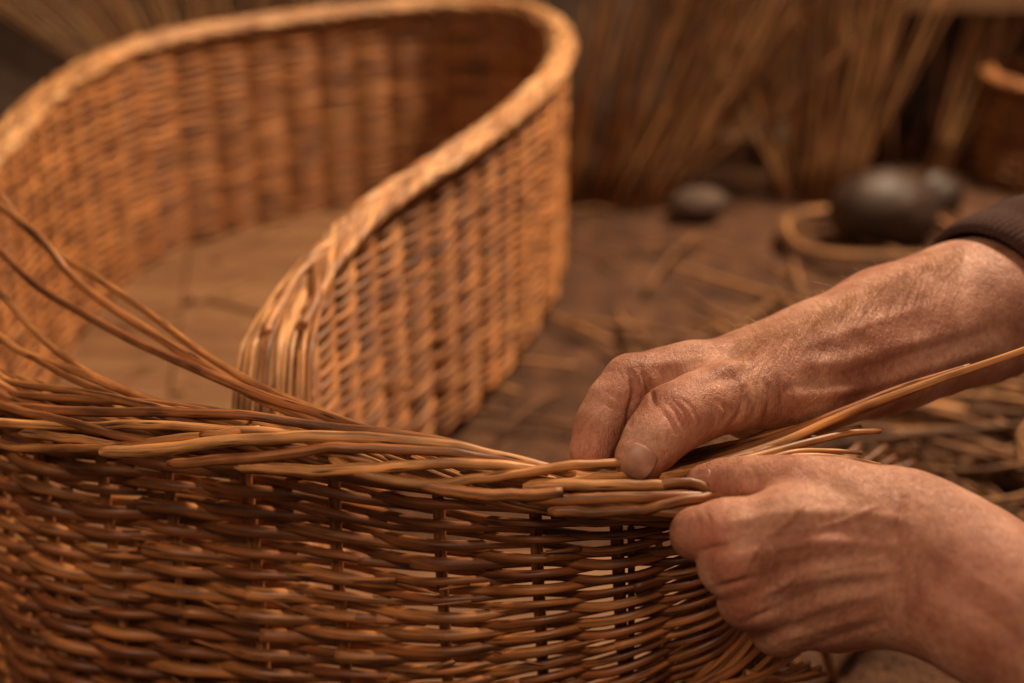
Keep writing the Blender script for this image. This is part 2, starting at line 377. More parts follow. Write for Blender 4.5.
gw = g = weave(Wn, .006 - 17 * .0069, H, .0069, .0036, sp, ph0, .0058, 21, .0036, .34, near_top, rs, jit=.0011, sides=10, opn=lambda ss: np.clip((ss - sB + .18) / .14, 0, 1), drop=.50, idx=idx_near, rise=lambda ss: .36 * np.clip((ss - sB + .19) / .19, 0, 1.25) ** 1.4)
r_ = np.random.default_rng(8)            # split tips and bud stubs poking out between the rows
for i in range(60):
    s = r_.uniform(.05, sB); z = r_.uniform(.03, H - .03); L_ = r_.uniform(.008, .03); o0 = r_.uniform(.006, .010)
    ss = np.linspace(s, s + L_ * r_.choice([-1, 1]), 5); q = Wn.at(ss, z + np.linspace(0, r_.uniform(-.004, .005), 5), np.linspace(o0 - .004, o0 + r_.uniform(.0, .003), 5))
    g.tube(q, np.linspace(.0014, .0005, 5), 6, (r_.uniform(.4, 1), r_.random()))
for k, s in enumerate(stk):
    top = float(near_top(np.array([s]))[0]) + .006; zz = np.linspace(0, top, 14)
    g = Rods(); ss_ = s + .0012 * snoise(zz, k + 50, 20)
    g.tube(Wn.at(ss_, zz, 0 * zz), .0033 * random.uniform(.9, 1.1), 10); g.build("stake", M_stake, near)
# a few thin by-stakes in the open right part
for s in (sB - .025, sB - .012):
    zz = np.linspace(.05, .225, 12); g = Rods(); g.tube(Wn.at(s + .05 * (zz - .22), zz, -.001 + 0 * zz), .0019, 8); g.build("stake", M_stake, near)
Sb = s_at_px(Wn, 722, 480)
g = plait(Wn, lambda s: H - .004 + 0 * s, .0120, .0070, .0025, .24, .0125, 0, Sb - .005, 31, False, .004, 190, -50, .0012)
g.build("rod_border", M_border, near)
# long single rods of the border, laid by hand (pixel, pixel, distance)
brd = [
 ([(-40, 392, .80), (0, 405, .765), (60, 411, .745), (150, 412, .722), (250, 416, .705), (330, 427, .70), (420, 437, .69), (520, 461, .683), (560, 470, .683)], .0029),
 ([(-30, 418, .77), (0, 423, .752), (80, 426, .73), (150, 425, .712), (250, 431, .70), (300, 434, .70), (380, 440, .697)], .0028),
 ([(100, 452, .705), (160, 450, .697), (230, 441, .689), (330, 437, .682), (430, 443, .679), (520, 461, .678), (575, 474, .682)], .0034),
 ([(168, 463, .700), (250, 458, .688), (320, 449, .680), (350, 448, .677), (430, 451, .675), (500, 460, .677), (548, 468, .682)], .0030),
 ([(235, 465, .693), (300, 470, .683), (360, 469, .676), (430, 464, .672), (500, 465, .672), (548, 472, .676)], .0032),
 ([(330, 458, .684), (370, 476, .675), (430, 484, .671), (500, 476, .671), (560, 467, .676), (618, 463, .683), (650, 462, .69)], .0030),
 ([(395, 477, .676), (450, 490, .669), (500, 495, .667), (563, 493, .668)], .0036),
 ([(523, 486, .676), (570, 485, .672), (640, 486, .672), (690, 484, .676), (722, 492, .684), (750, 500, .695)], .0032),
 ([(520, 499, .672), (590, 499, .668), (650, 497, .666), (700, 497, .668), (735, 500, .676)], .0032),
 ([(548, 511, .671), (610, 512, .666), (650, 508, .664), (690, 499, .664), (722, 496, .672)], .0031),
 ([(632, 490, .678), (670, 483, .672), (700, 485, .672), (722, 496, .676), (750, 506, .690)], .0028),
 ([(640, 511, .668), (680, 512, .664), (716, 506, .668), (745, 502, .684)], .0028),
 ([(20, 433, .742), (90, 441, .722), (150, 452, .708), (190, 464, .70)], .0026),
 ([(-20, 402, .77), (60, 420, .735), (130, 438, .712), (200, 452, .70), (270, 462, .69)], .0026),
 ([(200, 434, .70), (290, 446, .688), (370, 462, .678), (410, 480, .676)], .0024),
 ([(-30, 440, .76), (30, 448, .735), (110, 447, .716), (180, 438, .703), (260, 429, .70)], .0026),
 ([(460, 470, .684), (540, 482, .678), (600, 478, .682), (660, 470, .69)], .0026),
 ([(590, 488, .68), (650, 478, .69), (720, 462, .70), (790, 445, .72), (860, 428, .745)], .0026),
]
for pts, r0 in brd:
    g = Rods(); q = spline([P(*p) for p in pts], .004); u = np.linspace(0, 1, len(q))
    q = q + np.stack([0 * u, .0004 * snoise(u, int(r0 * 1e7) + len(pts), 25), .0005 * snoise(u, len(pts) + 9, 22)], 1)
    g.tube(q, r0 * .90 * (1.08 - .25 * u) * (1 + .04 * snoise(u, len(pts) + 5, 50)) * np.clip(.55 + u * 18, 0, 1), 12, (random.uniform(.15, 1), random.random())); g.build("border_rod", M_border, near)
# loose rods sweeping in from the upper left
loose = [
 ([(-30, 165, .93), (0, 195, .91), (22, 224, .90), (55, 253, .885), (92, 275, .865), (147, 312, .835), (201, 352, .80), (256, 385, .768), (320, 412, .735), (380, 436, .705), (440, 452, .69)], .0025),
 ([(-30, 178, .91), (0, 206, .895), (37, 235, .88), (58, 260, .87), (66, 270, .868), (92, 294, .85), (147, 330, .82), (201, 363, .79), (256, 396, .755), (315, 420, .725), (370, 440, .70), (410, 452, .69)], .0030),
 ([(-30, 225, .89), (0, 251, .875), (37, 286, .855), (73, 308, .84), (128, 338, .815), (183, 363, .785), (256, 394, .75), (315, 413, .725), (372, 432, .70), (430, 447, .69)], .0028),
 ([(-30, 262, .87), (0, 293, .85), (37, 334, .825), (73, 363, .80), (110, 385, .775), (147, 402, .75), (190, 420, .725), (240, 436, .70)], .0023),
 ([(-30, 318, .85), (0, 337, .83), (22, 352, .815), (73, 370, .79), (110, 385, .765), (147, 400, .745), (183, 411, .725), (250, 425, .705)], .0027),
 ([(-30, 330, .85), (10, 345, .825), (70, 378, .78), (120, 398, .75), (170, 418, .72), (230, 432, .705)], .0020),
 ([(-30, 372, .82), (20, 384, .79), (80, 392, .76), (140, 404, .735), (210, 420, .715), (280, 434, .70)], .0023),
 ([(-30, 388, .81), (30, 396, .775), (100, 400, .75), (170, 406, .73), (240, 420, .71)], .0023),
]
for pts, r0 in loose:
    g = Rods(); q = spline([P(*p) for p in pts], .004); u = np.linspace(0, 1, len(q))
    g.tube(q, r0 * (.85 + .2 * u) * (1 + .04 * snoise(u, int(r0 * 1e7), 40)), 12, (random.uniform(.2, .9), random.random())); g.build("loose_rod", M_border, near)
# rods held between the hands, running out to the right
out = [
 ([(660, 478, .685), (700, 468, .70), (780, 443, .715), (830, 421, .72), (870, 404, .72), (940, 379, .715), (1030, 348, .705), (1120, 312, .69)], .0026, .95),
 ([(660, 474, .70), (720, 458, .715), (780, 436, .725), (850, 408, .73), (900, 388, .735), (970, 366, .735)], .0025, .3),
 ([(640, 480, .70), (720, 464, .71), (800, 436, .72), (860, 412, .725), (900, 396, .73), (930, 384, .73)], .0022, .55),
 ([(690, 476, .69), (760, 456, .70), (810, 442, .71), (850, 433, .72), (880, 431, .725)], .0026, .7),
 ([(700, 474, .70), (760, 452, .71), (800, 440, .72), (830, 437, .73)], .0024, .35),
 ([(740, 470, .69), (790, 453, .70), (830, 451, .71), (862, 453, .715)], .0018, .75),
 ([(760, 460, .70), (810, 456, .70), (850, 459, .71), (880, 465, .715)], .0018, .6),
 ([(650, 476, .71), (720, 452, .725), (780, 428, .735), (850, 402, .745)], .0025, .1),
 ([(640, 470, .71), (700, 452, .725), (760, 438, .73), (820, 418, .74)], .0025, .5),
]
for pts, r0, cc in out:
    g = Rods(); q = spline([P(*p) for p in pts], .004); u = np.linspace(0, 1, len(q))
    g.tube(q, r0 * (1.08 - .5 * u), 12, (cc, random.random())); g.build("loose_rod", M_border, near)
# weaver ends that stick out past the last stake
r_ = np.random.default_rng(3); g = gw
for i in range(88):
    z = .008 + i * .0026; s0 = Wn.L - .03; top = float(near_top(np.array([Wn.L]))[0])
    if z > top: break
    ln = r_.uniform(.02, .10); A = Wn.at(np.array([s0, s0 + .012, s0 + .03]), z, np.array([.004, .004, .002]) * r_.uniform(-1, 1)); d = A[2] - A[0]; d /= np.linalg.norm(d)
    d1 = d + np.array([r_.uniform(.2, 1.0), r_.uniform(-.4, .2), r_.uniform(-.3, .15)]); d1 /= np.linalg.norm(d1)
    q = spline(list(A) + [A[2] + d * ln * .4 + d1 * ln * .1, A[2] + d * ln * .6 + d1 * ln * .5], .004)
    g.tube(q, np.linspace(.0026, .0017, len(q)), 8, (r_.random(), r_.random()))
for i in range(34):
    t = i / 33; z = .775 + r_.uniform(-.012, .02)
    a_ = np.array([668 + 90 * t, 705 - 30 * t + r_.uniform(-8, 8)]); b_ = np.array([748 + 72 * t + r_.uniform(-8, 12), 622 + 54 * t + r_.uniform(-10, 8)])
    q = spline([P(a_[0], a_[1], z), P(*(a_ * .5 + b_ * .5 + [3, 6]), z + .006), P(b_[0], b_[1], z + .02)], .004)
    g.tube(q, np.linspace(.0027, .0017, len(q)), 8, (r_.uniform(.3, 1), r_.random()))
g.build("woven_wall", M_near, near)
slab("base_board", [tuple(q) for q in (np.array(plan_n)[2:-2] + np.array([0.0, .03]))] + [(.13, .90), (-.30, .90)], .005, .016, M_board, near)

# ------------------------------------------------------------------ background things
def bundle(label, base_px, h0, n, spread, lean, fan, seed, mat=M_loose, r=.0035, height=1.0):
    g = Rods(); q = np.random.default_rng(seed); c = onz(*base_px, 0); 
    for i in range(n):
        a, t = q.uniform(0, 6.28), q.uniform(0, 1) ** .5
        b0 = c + np.array([math.cos(a) * spread * t, math.sin(a) * spread * .5 * t, -.004])
        hh = height * q.uniform(.8, 1.1); tx = lean + fan * math.cos(a) * t + q.normal() * .04; ty = .10 + .05 * q.normal()
        bend = q.normal() * .06
        pts = [b0 + np.array([tx * u + bend * math.sin(u * 3.1), ty * u, hh * u]) for u in np.linspace(0, 1, 6)]
        pts = np.array(pts); pts[:, 1] = np.minimum(pts[:, 1], 2.135)
        g.tube(spline(pts, .05), np.linspace(r, r * .5, len(spline(pts, .05))), 6, (q.random(), q.random()))
    return tag(g.build("willow_bundle", mat), label, "willow bundle", "willow bundles leaning in the background")
bundle("sheaf of brown willow rods slanting up to the right, standing right of the golden casket", (618, 200), 0, 60, .08, .34, .16, 1, r=.0030)
bundle("thick upright sheaf of brown willow rods in the middle of the back wall", (720, 150), 0, 42, .06, .14, .20, 2, r=.0028)
bundle("orange brown willow rods standing upright between the thick sheaf and the small round basket", (815, 195), 0, 50, .06, .06, .18, 3, r=.0032)
bundle("sparse thin willow rods leaning left of the small round basket", (905, 165), 0, 18, .08, .06, .25, 4)
bundle("pale willow rods fanning out to the upper left behind the golden casket", (195, 108), 0, 52, .06, -.50, .70, 5, M_rim, .0024)
bundle("few loose willow rods standing beyond the golden casket's far rim", (330, 60), 0, 14, .12, -.05, .2, 6)
# small round basket
def small_basket(cx, cy, rad, h, label):
    t = empty("round_basket"); tag(t, label, "basket")
    th = np.linspace(0, 2 * np.pi, 41); W = Wall([(cx + rad * math.cos(a), cy + rad * math.sin(a)) for a in th], .01); fix_out(W, (cx, cy)); 
    W.n = (W.p - np.array([cx, cy])) / rad
    weave(W, .004, h, .0075, .0036, 2 * np.pi * rad / 21, 0, .005, 77, .008, .5, sides=6).build("woven_wall", M_far2, t)
    plait(W, lambda s: h + 0 * s, .008, .006, .004, .1, .016, 0, W.L, 8, True, .008).build("plaited_rim", M_far2, t)
    for i in range(21):
        s = W.L * i / 21; zz = np.linspace(0, h, 5); g = Rods(); g.tube(W.at(np.full(5, s), zz, 0 * zz), .0038, 6); g.build("stake", M_far2, t)
    slab("base_board", [(cx + rad * .97 * math.cos(a), cy + rad * .97 * math.sin(a)) for a in th[:-1]], .004, .012, M_plank, t)
M_far2 = willow("willow_russet", [(.20, .075, .022), (.27, .11, .035), (.33, .15, .05)], .6, spots=False)
bb = onz(1040, 190, 0); small_basket(bb[0] + .02, bb[1] + .06, .085, .135, "small round russet basket standing empty by the back wall on the right")

def rock(px, py, rad, sq, mat, name, label, seed, cat="stone"):
    q = np.random.default_rng(seed); c = onz(px, py, 0); import bmesh
    bm = bmesh.new(); bmesh.ops.create_icosphere(bm, subdivisions=4, radius=1)
    A = q.normal(size=(5, 3)) * 2.2; ph = q.uniform(0, 6, 5)
    V = np.array([v.co[:] for v in bm.verts]); d = 1 + sum(.045 * np.sin(V @ A[i] + ph[i]) for i in range(5))
    d = d + .02 * np.sin(V @ A[0] * 3 + 1) * np.sin(V @ A[1] * 4) + .03 * np.abs(np.sin(V @ A[2] * 2))
    V = V * d[:, None] * np.array([rad, rad * .8, rad * sq]) + c + np.array([0, rad * .7, rad * sq * .8])
    Fc = [[v.index for v in f.verts] for f in bm.faces]; bm.free()
    return tag(mesh_obj(name, V, Fc, mat), label, cat)
rock(888, 250, .062, .72, M_stone, "stone", "large glossy dark rounded stone lying beyond the forearm", 1)
rock(935, 226, .036, .9, M_stone, "stone", "smaller dark stone lying against the right side of the large glossy one", 2)
rock(772, 165, .034, .8, M_grey, "stone", "small grey stone at the foot of the upright rods", 3)
rock(700, 222, .034, .6, M_grey, "bread_shaped_log", "rounded grey brown wood block at the foot of the spreading sheaf", 4, "log")
bpy.data.objects["bread_shaped_log"].name = "wood_block"
# ring of rods around the dark stone
g = Rods(); q = np.random.default_rng(9); c = onz(885, 262, 0)
for i in range(7):
    a0 = q.uniform(0, 6.28); th = np.linspace(a0, a0 + q.uniform(2.5, 5), 30); rr = .105 + q.normal() * .006
    pts = np.stack([c[0] + rr * np.cos(th), c[1] + .06 + rr * .85 * np.sin(th), .006 + .012 * q.random() + .003 * np.sin(th * 3)], 1)
    g.tube(pts, .003, 6, (q.random(), q.random()))
tag(g.build("willow_coil", M_dull), "coil of brown willow rods lying round the dark stones on the floor", "willow coil")
# boards on the right
tag(box("wood_board", .17, .50, 1.90, 1.99, -.004, .035, M_plank), "low reddish brown board lying on the floor in front of the upright rods", "board")
tag(box("shelf_board", .50, 1.2, 1.86, 2.13, .215, .245, M_wood), "pale wooden shelf board fixed to the back wall at the upper right", "shelf")
# tangled heap of offcuts on the right
g = Rods(); q = np.random.default_rng(12)
for i in range(85):
    px, py = q.uniform(830, 1130), q.uniform(380, 540); c = onz(px, py, 0); L_ = q.uniform(.2, .55); a = q.normal(-.45, .45); k = q.normal() * 1.9
    t = np.linspace(-.5, .5, 14) * L_; ang = a + k * t * 2
    x = np.cumsum(np.cos(ang)) * L_ / 14; y = np.cumsum(np.sin(ang)) * L_ / 14
    z0 = q.uniform(.003, .045)
    pts = np.stack([c[0] + x - x.mean(), c[1] + y - y.mean(), z0 + .012 * np.sin(t * 12 + q.uniform(0, 6))], 1)
    g.tube(pts, q.uniform(.0016, .0036), 6, (q.random(), q.random()))
tag(g.build("willow_offcuts", M_dull), "tangled blurred willow offcuts heaped on the dirt floor between and beyond the arms", "offcuts", kind="stuff")
g = Rods(); q = np.random.default_rng(15)
for i in range(48):
    px, py = q.uniform(430, 1050), q.uniform(215, 430); c = onz(px, py, 0); L_ = q.uniform(.06, .3); a = q.normal(0, .7)
    d = np.array([math.cos(a), math.sin(a), 0]) * L_
    pts = spline([c - d / 2 + [0, 0, .003], c + [0, .01 * q.normal(), .008], c + d / 2 + [0, 0, .003]], .02)
    g.tube(pts, q.uniform(.0015, .0035), 6, (q.random(), q.random()))
tag(g.build("willow_litter", M_dull), "short willow cuttings littering the dirt floor beyond the near border", "cuttings", kind="stuff")

# ------------------------------------------------------------------ hands (smooth solid shapes turned into one skin each)
def smin(a, b, k):
    h = np.maximum(k - np.abs(a - b), 0) / k
    return np.minimum(a, b) - h * h * k * .25
def caps(X, a, b, ra, rb):
    ba = b - a; L2 = ba @ ba; t = np.clip(((X - a) @ ba) / L2, 0, 1)
    return np.linalg.norm(X - a - t[:, None] * ba, axis=1) - (ra + (rb - ra) * t)
def chain(X, pts, k):
    d = None
    for (a, ra), (b, rb) in zip(pts[:-1], pts[1:]):
        c = caps(X, a, b, ra, rb); d = c if d is None else smin(d, c, k)
    return d
def Q(px, py, z, r): return (P(px, py, z), r)

def sdfA(X):                                        # right hand and forearm (upper)
    arm = chain(X, [Q(1240, 205, .93, .044), Q(1080, 268, .875, .040), Q(962, 313, .825, .0355), Q(900, 336, .800, .0322), Q(845, 355, .78, .0280), Q(795, 373, .765, .0235)], .02)
    arm = smin(arm, chain(X, [Q(1000, 292, .86, .032), Q(880, 328, .815, .026), Q(800, 356, .785, .020)], .02), .02)
    arm = smin(arm, chain(X, [Q(1000, 325, .82, .028), Q(880, 365, .785, .020), Q(800, 398, .757, .0145)], .02), .018)
    palm = chain(X, [Q(800, 370, .765, .0225), Q(745, 369, .757, .0165), Q(692, 374, .748, .0148)], .01)
    palm = smin(palm, chain(X, [Q(805, 363, .785, .020), Q(745, 364, .782, .0155), Q(690, 369, .772, .0145)], .01), .014)
    palm = smin(palm, chain(X, [Q(805, 366, .800, .018), Q(750, 370, .802, .015), Q(700, 377, .795, .0135)], .01), .014)
    palm = smin(palm, chain(X, [Q(805, 375, .81, .016), Q(760, 380, .817, .0135), Q(715, 390, .812, .0125)], .01), .014)
    palm = smin(palm, chain(X, [Q(790, 398, .768, .020), Q(745, 412, .760, .0145)], .01), .014)
    thumb = chain(X, [Q(800, 384, .752, .0195), Q(765, 392, .740, .0185), Q(722, 398, .722, .0172), Q(698, 407, .711, .0164), Q(673, 419, .702, .0164), Q(655, 438, .694, .0140), Q(641, 457, .689, .0128)], .006)
    thumb = smin(thumb, chain(X, [Q(650, 452, .697, .0110), Q(638, 464, .694, .0100)], .006), .004)
    index = chain(X, [Q(692, 374, .748, .0148), Q(660, 376, .744, .0132), Q(631, 382, .738, .0136), Q(612, 403, .733, .0124), Q(600, 425, .729, .0120), Q(591, 450, .724, .0112)], .006)
    mid = chain(X, [Q(690, 369, .772, .0142), Q(648, 380, .768, .0132), Q(628, 404, .762, .0120), Q(617, 430, .752, .0112), Q(612, 452, .742, .0098)], .006)
    ring = chain(X, [Q(700, 377, .795, .0135), Q(662, 390, .790, .0125), Q(646, 418, .782, .0112), Q(640, 446, .768, .0095)], .006)
    lit = chain(X, [Q(715, 390, .812, .0120), Q(684, 402, .806, .0108), Q(668, 426, .798, .0098), Q(664, 448, .786, .0085)], .006)
    hand = smin(palm, index, .012); hand = smin(hand, smin(mid, smin(ring, lit, .002), .002), .0035)
    hand = smin(hand, thumb, .011)
    return smin(arm, hand, .022)
def sdfB(X):                                        # left hand and forearm (lower)
    arm = chain(X, [Q(1260, 740, .57, .040), Q(1110, 670, .595, .034), Q(1024, 620, .615, .0305), Q(965, 584, .632, .0280), Q(918, 558, .645, .0245)], .02)
    arm = smin(arm, chain(X, [Q(1010, 590, .63, .022), Q(950, 550, .642, .0200), Q(905, 526, .650, .0180)], .02), .015)
    arm = smin(arm, chain(X, [Q(1020, 640, .615, .022), Q(960, 607, .632, .0195), Q(905, 592, .650, .0165)], .02), .015)
    palm = chain(X, [Q(905, 522, .650, .0190), Q(850, 514, .646, .0160), Q(790, 521, .641, .0142), Q(728, 531, .643, .0134)], .01)
    for c in ([Q(905, 548, .644, .0185), Q(820, 548, .637, .0165), Q(741, 560, .638, .0135)],
              [Q(905, 572, .646, .0175), Q(830, 580, .642, .0155), Q(757, 597, .643, .0128)],
              [Q(905, 594, .652, .0160), Q(840, 608, .650, .0145), Q(785, 624, .653, .0118)],
              [Q(895, 600, .660, .0170), Q(835, 612, .664, .0160), Q(795, 615, .666, .0130)],
              [Q(880, 540, .662, .018), Q(800, 560, .660, .015)]):
        palm = smin(palm, chain(X, c, .01), .012)
    thumb = chain(X, [Q(875, 508, .654, .0175), Q(835, 494, .656, .0155), Q(800, 488, .660, .0136), Q(770, 484, .667, .0116), Q(743, 483, .674, .0108), Q(722, 483, .681, .0096), Q(702, 482, .686, .0080)], .008)
    index = chain(X, [Q(728, 531, .643, .0134), Q(712, 533, .648, .0122), Q(697, 534, .656, .0115), Q(706, 530, .672, .0108), Q(735, 522, .684, .0098), Q(755, 518, .682, .0085)], .005)
    mid = chain(X, [Q(741, 560, .638, .0138), Q(728, 566, .645, .0128), Q(730, 570, .662, .0112), Q(758, 562, .676, .0100)], .005)
    ring = chain(X, [Q(757, 597, .643, .0128), Q(746, 601, .650, .0120), Q(750, 604, .664, .0108), Q(778, 592, .676, .0095)], .005)
    lit = chain(X, [Q(785, 624, .653, .0118), Q(775, 629, .659, .0108), Q(782, 628, .670, .0096), Q(806, 612, .678, .0085)], .005)
    f = smin(index, mid, .0015); f = smin(f, ring, .0015); f = smin(f, lit, .0015)
    hand = smin(palm, f, .007); hand = smin(hand, thumb, .009)
    return smin(arm, hand, .022)

def nets(sdf, lo, hi, h):
    lo = np.array(lo); n = np.ceil((np.array(hi) - lo) / h).astype(int) + 1
    ax = [lo[i] + h * np.arange(n[i]) for i in range(3)]
    # coarse pass to skip empty space
    cs = 8; cax = [a[::cs] for a in ax]
    val = np.full(n, 1.0, np.float32)
    CX = np.stack(np.meshgrid(*cax, indexing='ij'), -1).reshape(-1, 3) + h * cs / 2
    cd = sdf(CX); shp = [len(c) for c in cax]; cd = cd.reshape(shp)
    rad = h * cs * .9 + .004
    for idx in np.argwhere(np.abs(cd) < rad + h):
        sl = tuple(slice(i * cs, min(i * cs + cs, n[k])) for k, i in enumerate(idx))
        sub = [ax[k][sl[k]] for k in range(3)]
        G = np.stack(np.meshgrid(*sub, indexing='ij'), -1)
        val[sl] = sdf(G.reshape(-1, 3)).reshape(G.shape[:3])
    for idx in np.argwhere(cd <= -(rad + h)):
        val[tuple(slice(i * cs, i * cs + cs) for i in idx)] = -1
    ins = val < 0
    c = np.zeros([m - 1 for m in n], np.uint8)
    for a in (0, 1):
        for b in (0, 1):
            for d in (0, 1): c += ins[a:n[0] - 1 + a, b:n[1] - 1 + b, d:n[2] - 1 + d]
    act = (c > 0) & (c < 8); ids = np.full(c.shape, -1, np.int64); cells = np.argwhere(act); ids[act] = np.arange(len(cells))
    acc = np.zeros((len(cells), 3)); cnt = np.zeros(len(cells)); corners = [(a, b, d) for a in (0, 1) for b in (0, 1) for d in (0, 1)]
    for c0 in corners:
        for k in range(3):
            if c0[k]: continue
            c1 = list(c0); c1[k] = 1
            v0 = val[tuple((cells + c0).T)]; v1 = val[tuple((cells + np.array(c1)).T)]; m_ = (v0 < 0) != (v1 < 0)
            t = np.where(m_, v0 / np.where(m_, v0 - v1, 1), 0); p = np.array(c0, float) + t[:, None] * (np.array(c1) - np.array(c0))
            acc[m_] += p[m_]; cnt[m_] += 1
    V = lo + h * (cells + acc / cnt[:, None]); Fc = []
    for k in range(3):
        a, b = (k + 1) % 3, (k + 2) % 3
        s0 = [slice(None)] * 3; s1 = [slice(None)] * 3; s0[k] = slice(0, -1); s1[k] = slice(1, None)
        d = ins[tuple(s0)].astype(int) - ins[tuple(s1)].astype(int)
        e = np.argwhere(d != 0); sg = d[tuple(e.T)]
        ok = (e[:, a] > 0) & (e[:, b] > 0) & (e[:, a] < n[a] - 1) & (e[:, b] < n[b] - 1); e = e[ok]; sg = sg[ok]
        def cell(da, db): q = e.copy(); q[:, a] -= da; q[:, b] -= db; return ids[tuple(q.T)]
        quad = np.stack([cell(1, 1), cell(0, 1), cell(0, 0), cell(1, 0)], 1)
        quad = np.where(sg[:, None] > 0, quad, quad[:, ::-1]); Fc.append(quad)
    Fc = np.vstack(Fc); Fc = Fc[(Fc >= 0).all(1)]
    return V, Fc
def normals(V, Fc):
    a = np.cross(V[Fc[:, 2]] - V[Fc[:, 0]], V[Fc[:, 3]] - V[Fc[:, 1]]); Nn = np.zeros_like(V)
    for k in range(4): np.add.at(Nn, Fc[:, k], a)
    return Nn / np.maximum(np.linalg.norm(Nn, axis=1, keepdims=True), 1e-12)
def segdist(x, y, pl):
    d = np.full(len(x), 1e9)
    for (x0, y0), (x1, y1) in zip(pl[:-1], pl[1:]):
        vx, vy = x1 - x0, y1 - y0; t = np.clip(((x - x0) * vx + (y - y0) * vy) / (vx * vx + vy * vy), 0, 1)
        d = np.minimum(d, np.hypot(x - x0 - t * vx, y - y0 - t * vy))
    return d
def sculpt(V, Fc, strokes, zmax=None):
    for _ in range(1):
        Nn = normals(V, Fc); px, py, z = project(V); view = (CP - V); view /= np.linalg.norm(view, axis=1, keepdims=True)
        facing = np.clip((Nn * view).sum(1) * 2.2, 0, 1); D = np.zeros(len(V))
        for pl, wd, ht in strokes:
            pl = spline([(a, b) for a, b in pl], 4) if len(pl) > 2 else pl
            d = segdist(px, py, [tuple(q) for q in pl]); a0 = np.array(pl[0]); a1 = np.array(pl[-1])
            e = np.minimum(np.hypot(px - a0[0], py - a0[1]), np.hypot(px - a1[0], py - a1[1]))
            D += ht * np.exp(-(d / wd) ** 2) * np.clip(.35 + e / (wd * 5), 0, 1)
        V = V + Nn * (D * facing)[:, None]
    return V
def add_tone(o, V, spots):
    px, py, z = project(V); t = np.zeros(len(V))
    for x, y, r, a in spots: t = np.maximum(t, a * np.exp(-((px - x) ** 2 + (py - y) ** 2) / r ** 2))
    at = o.data.attributes.new("tone", 'FLOAT_VECTOR', 'POINT'); at.data.foreach_set("vector", np.stack([t, t * 0, t * 0], 1).astype(np.float32).ravel())
def surf(sdf, px, py, z0=.60, z1=.85):              # where the ray through a pixel meets the skin
    z = np.full(np.shape(px), z0)
    for _ in range(60):
        X = CP + z[:, None] * (F + ((px - 512) / FX)[:, None] * RT + ((341.5 - py) / FX)[:, None] * U)
        d = sdf(X); z = np.minimum(z + d * .85, z1)
    return CP + z[:, None] * (F + ((px - 512) / FX)[:, None] * RT + ((341.5 - py) / FX)[:, None] * U)

person = empty("person"); tag(person, "person with bare forearms and a dark knitted sleeve twisting the border rods", "person")
def bounds(pts, m): p = np.array(pts); return p.min(0) - m, p.max(0) + m
VOX = .0008
loA, hiA = bounds([P(570, 470, .72), P(1120, 230, .90), P(1120, 300, .86), P(700, 340, .83), P(640, 470, .68), P(600, 470, .69)], .045)
VA, FA = nets(sdfA, loA, hiA, VOX)
SA = [  # (polyline, width px, height m)
 ([(666, 402), (676, 412), (684, 428)], 3.0, -.0009), ([(672, 400), (683, 410), (690, 424)], 2.5, -.0008), ([(660, 408), (668, 418), (676, 432)], 2.5, -.0007), ([(679, 398), (690, 406), (697, 420)], 2.5, -.0006),
 ([(674, 416), (678, 420)], 12, .0008),
 ([(630, 372), (634, 392), (630, 410), (628, 424)], 3.0, -.0016), ([(640, 368), (648, 385), (654, 405)], 3.0, -.0016), ([(606, 392), (616, 396), (624, 404)], 2.5, -.0006), ([(602, 402), (612, 406), (622, 413)], 2.5, -.0006),
 ([(576, 436), (588, 441), (600, 452)], 2.5, -.0006), ([(616, 380), (624, 388)], 8, .0007),
 ([(700, 385), (716, 380), (736, 376), (752, 366)], 5, -.0012), ([(706, 372), (730, 366), (756, 356)], 5, .0010),
 ([(733, 372), (742, 392), (740, 412), (728, 428)], 3.0, -.0010), ([(746, 368), (756, 390), (755, 412), (744, 430)], 3.0, -.0009), ([(760, 372), (768, 392), (768, 410), (758, 428)], 3.0, -.0008), ([(774, 378), (782, 394), (781, 410)], 3.0, -.0007),
 ([(720, 402), (728, 412), (722, 424)], 3.0, -.0009),
 ([(764, 352), (800, 346), (840, 334), (880, 320), (930, 305)], 6, .0010), ([(790, 362), (830, 362), (880, 352), (940, 336)], 8, .0012), ([(800, 378), (850, 374), (920, 352), (1000, 330)], 6, -.0012),
 ([(790, 398), (850, 390), (920, 370), (1000, 346)], 6, .0015), ([(790, 388), (850, 382), (920, 362)], 5, -.0010), ([(838, 316), (856, 330), (880, 338)], 9, .0012), ([(850, 300), (880, 306), (920, 300)], 8, -.0006),
 ([(779, 345), (784, 360), (782, 378)], 10, .0016), ([(810, 340), (825, 350), (845, 352)], 7, -.0010),
 ([(645, 362), (680, 362), (720, 352)], 5, .0006), ([(655, 372), (690, 380)], 5, -.0008),
]
VA = sculpt(VA, FA, SA)
armA = mesh_obj("arm", VA, FA, M_skin, person); armA["label"] = "right hand with its thumb pressing the border, hairy forearm running into the sleeve"
add_tone(armA, VA, [(676, 415, 22, .40), (618, 395, 22, .25), (590, 450, 20, .35), (640, 462, 26, .22), (780, 350, 26, .2), (700, 400, 40, .12), (900, 320, 60, .15)])
loB, hiB = bounds([P(670, 470, .69), P(670, 660, .64), P(1120, 690, .60), P(1100, 560, .56), P(800, 650, .69), P(800, 460, .69)], .042)
VB, FB = nets(sdfB, loB, hiB, VOX)
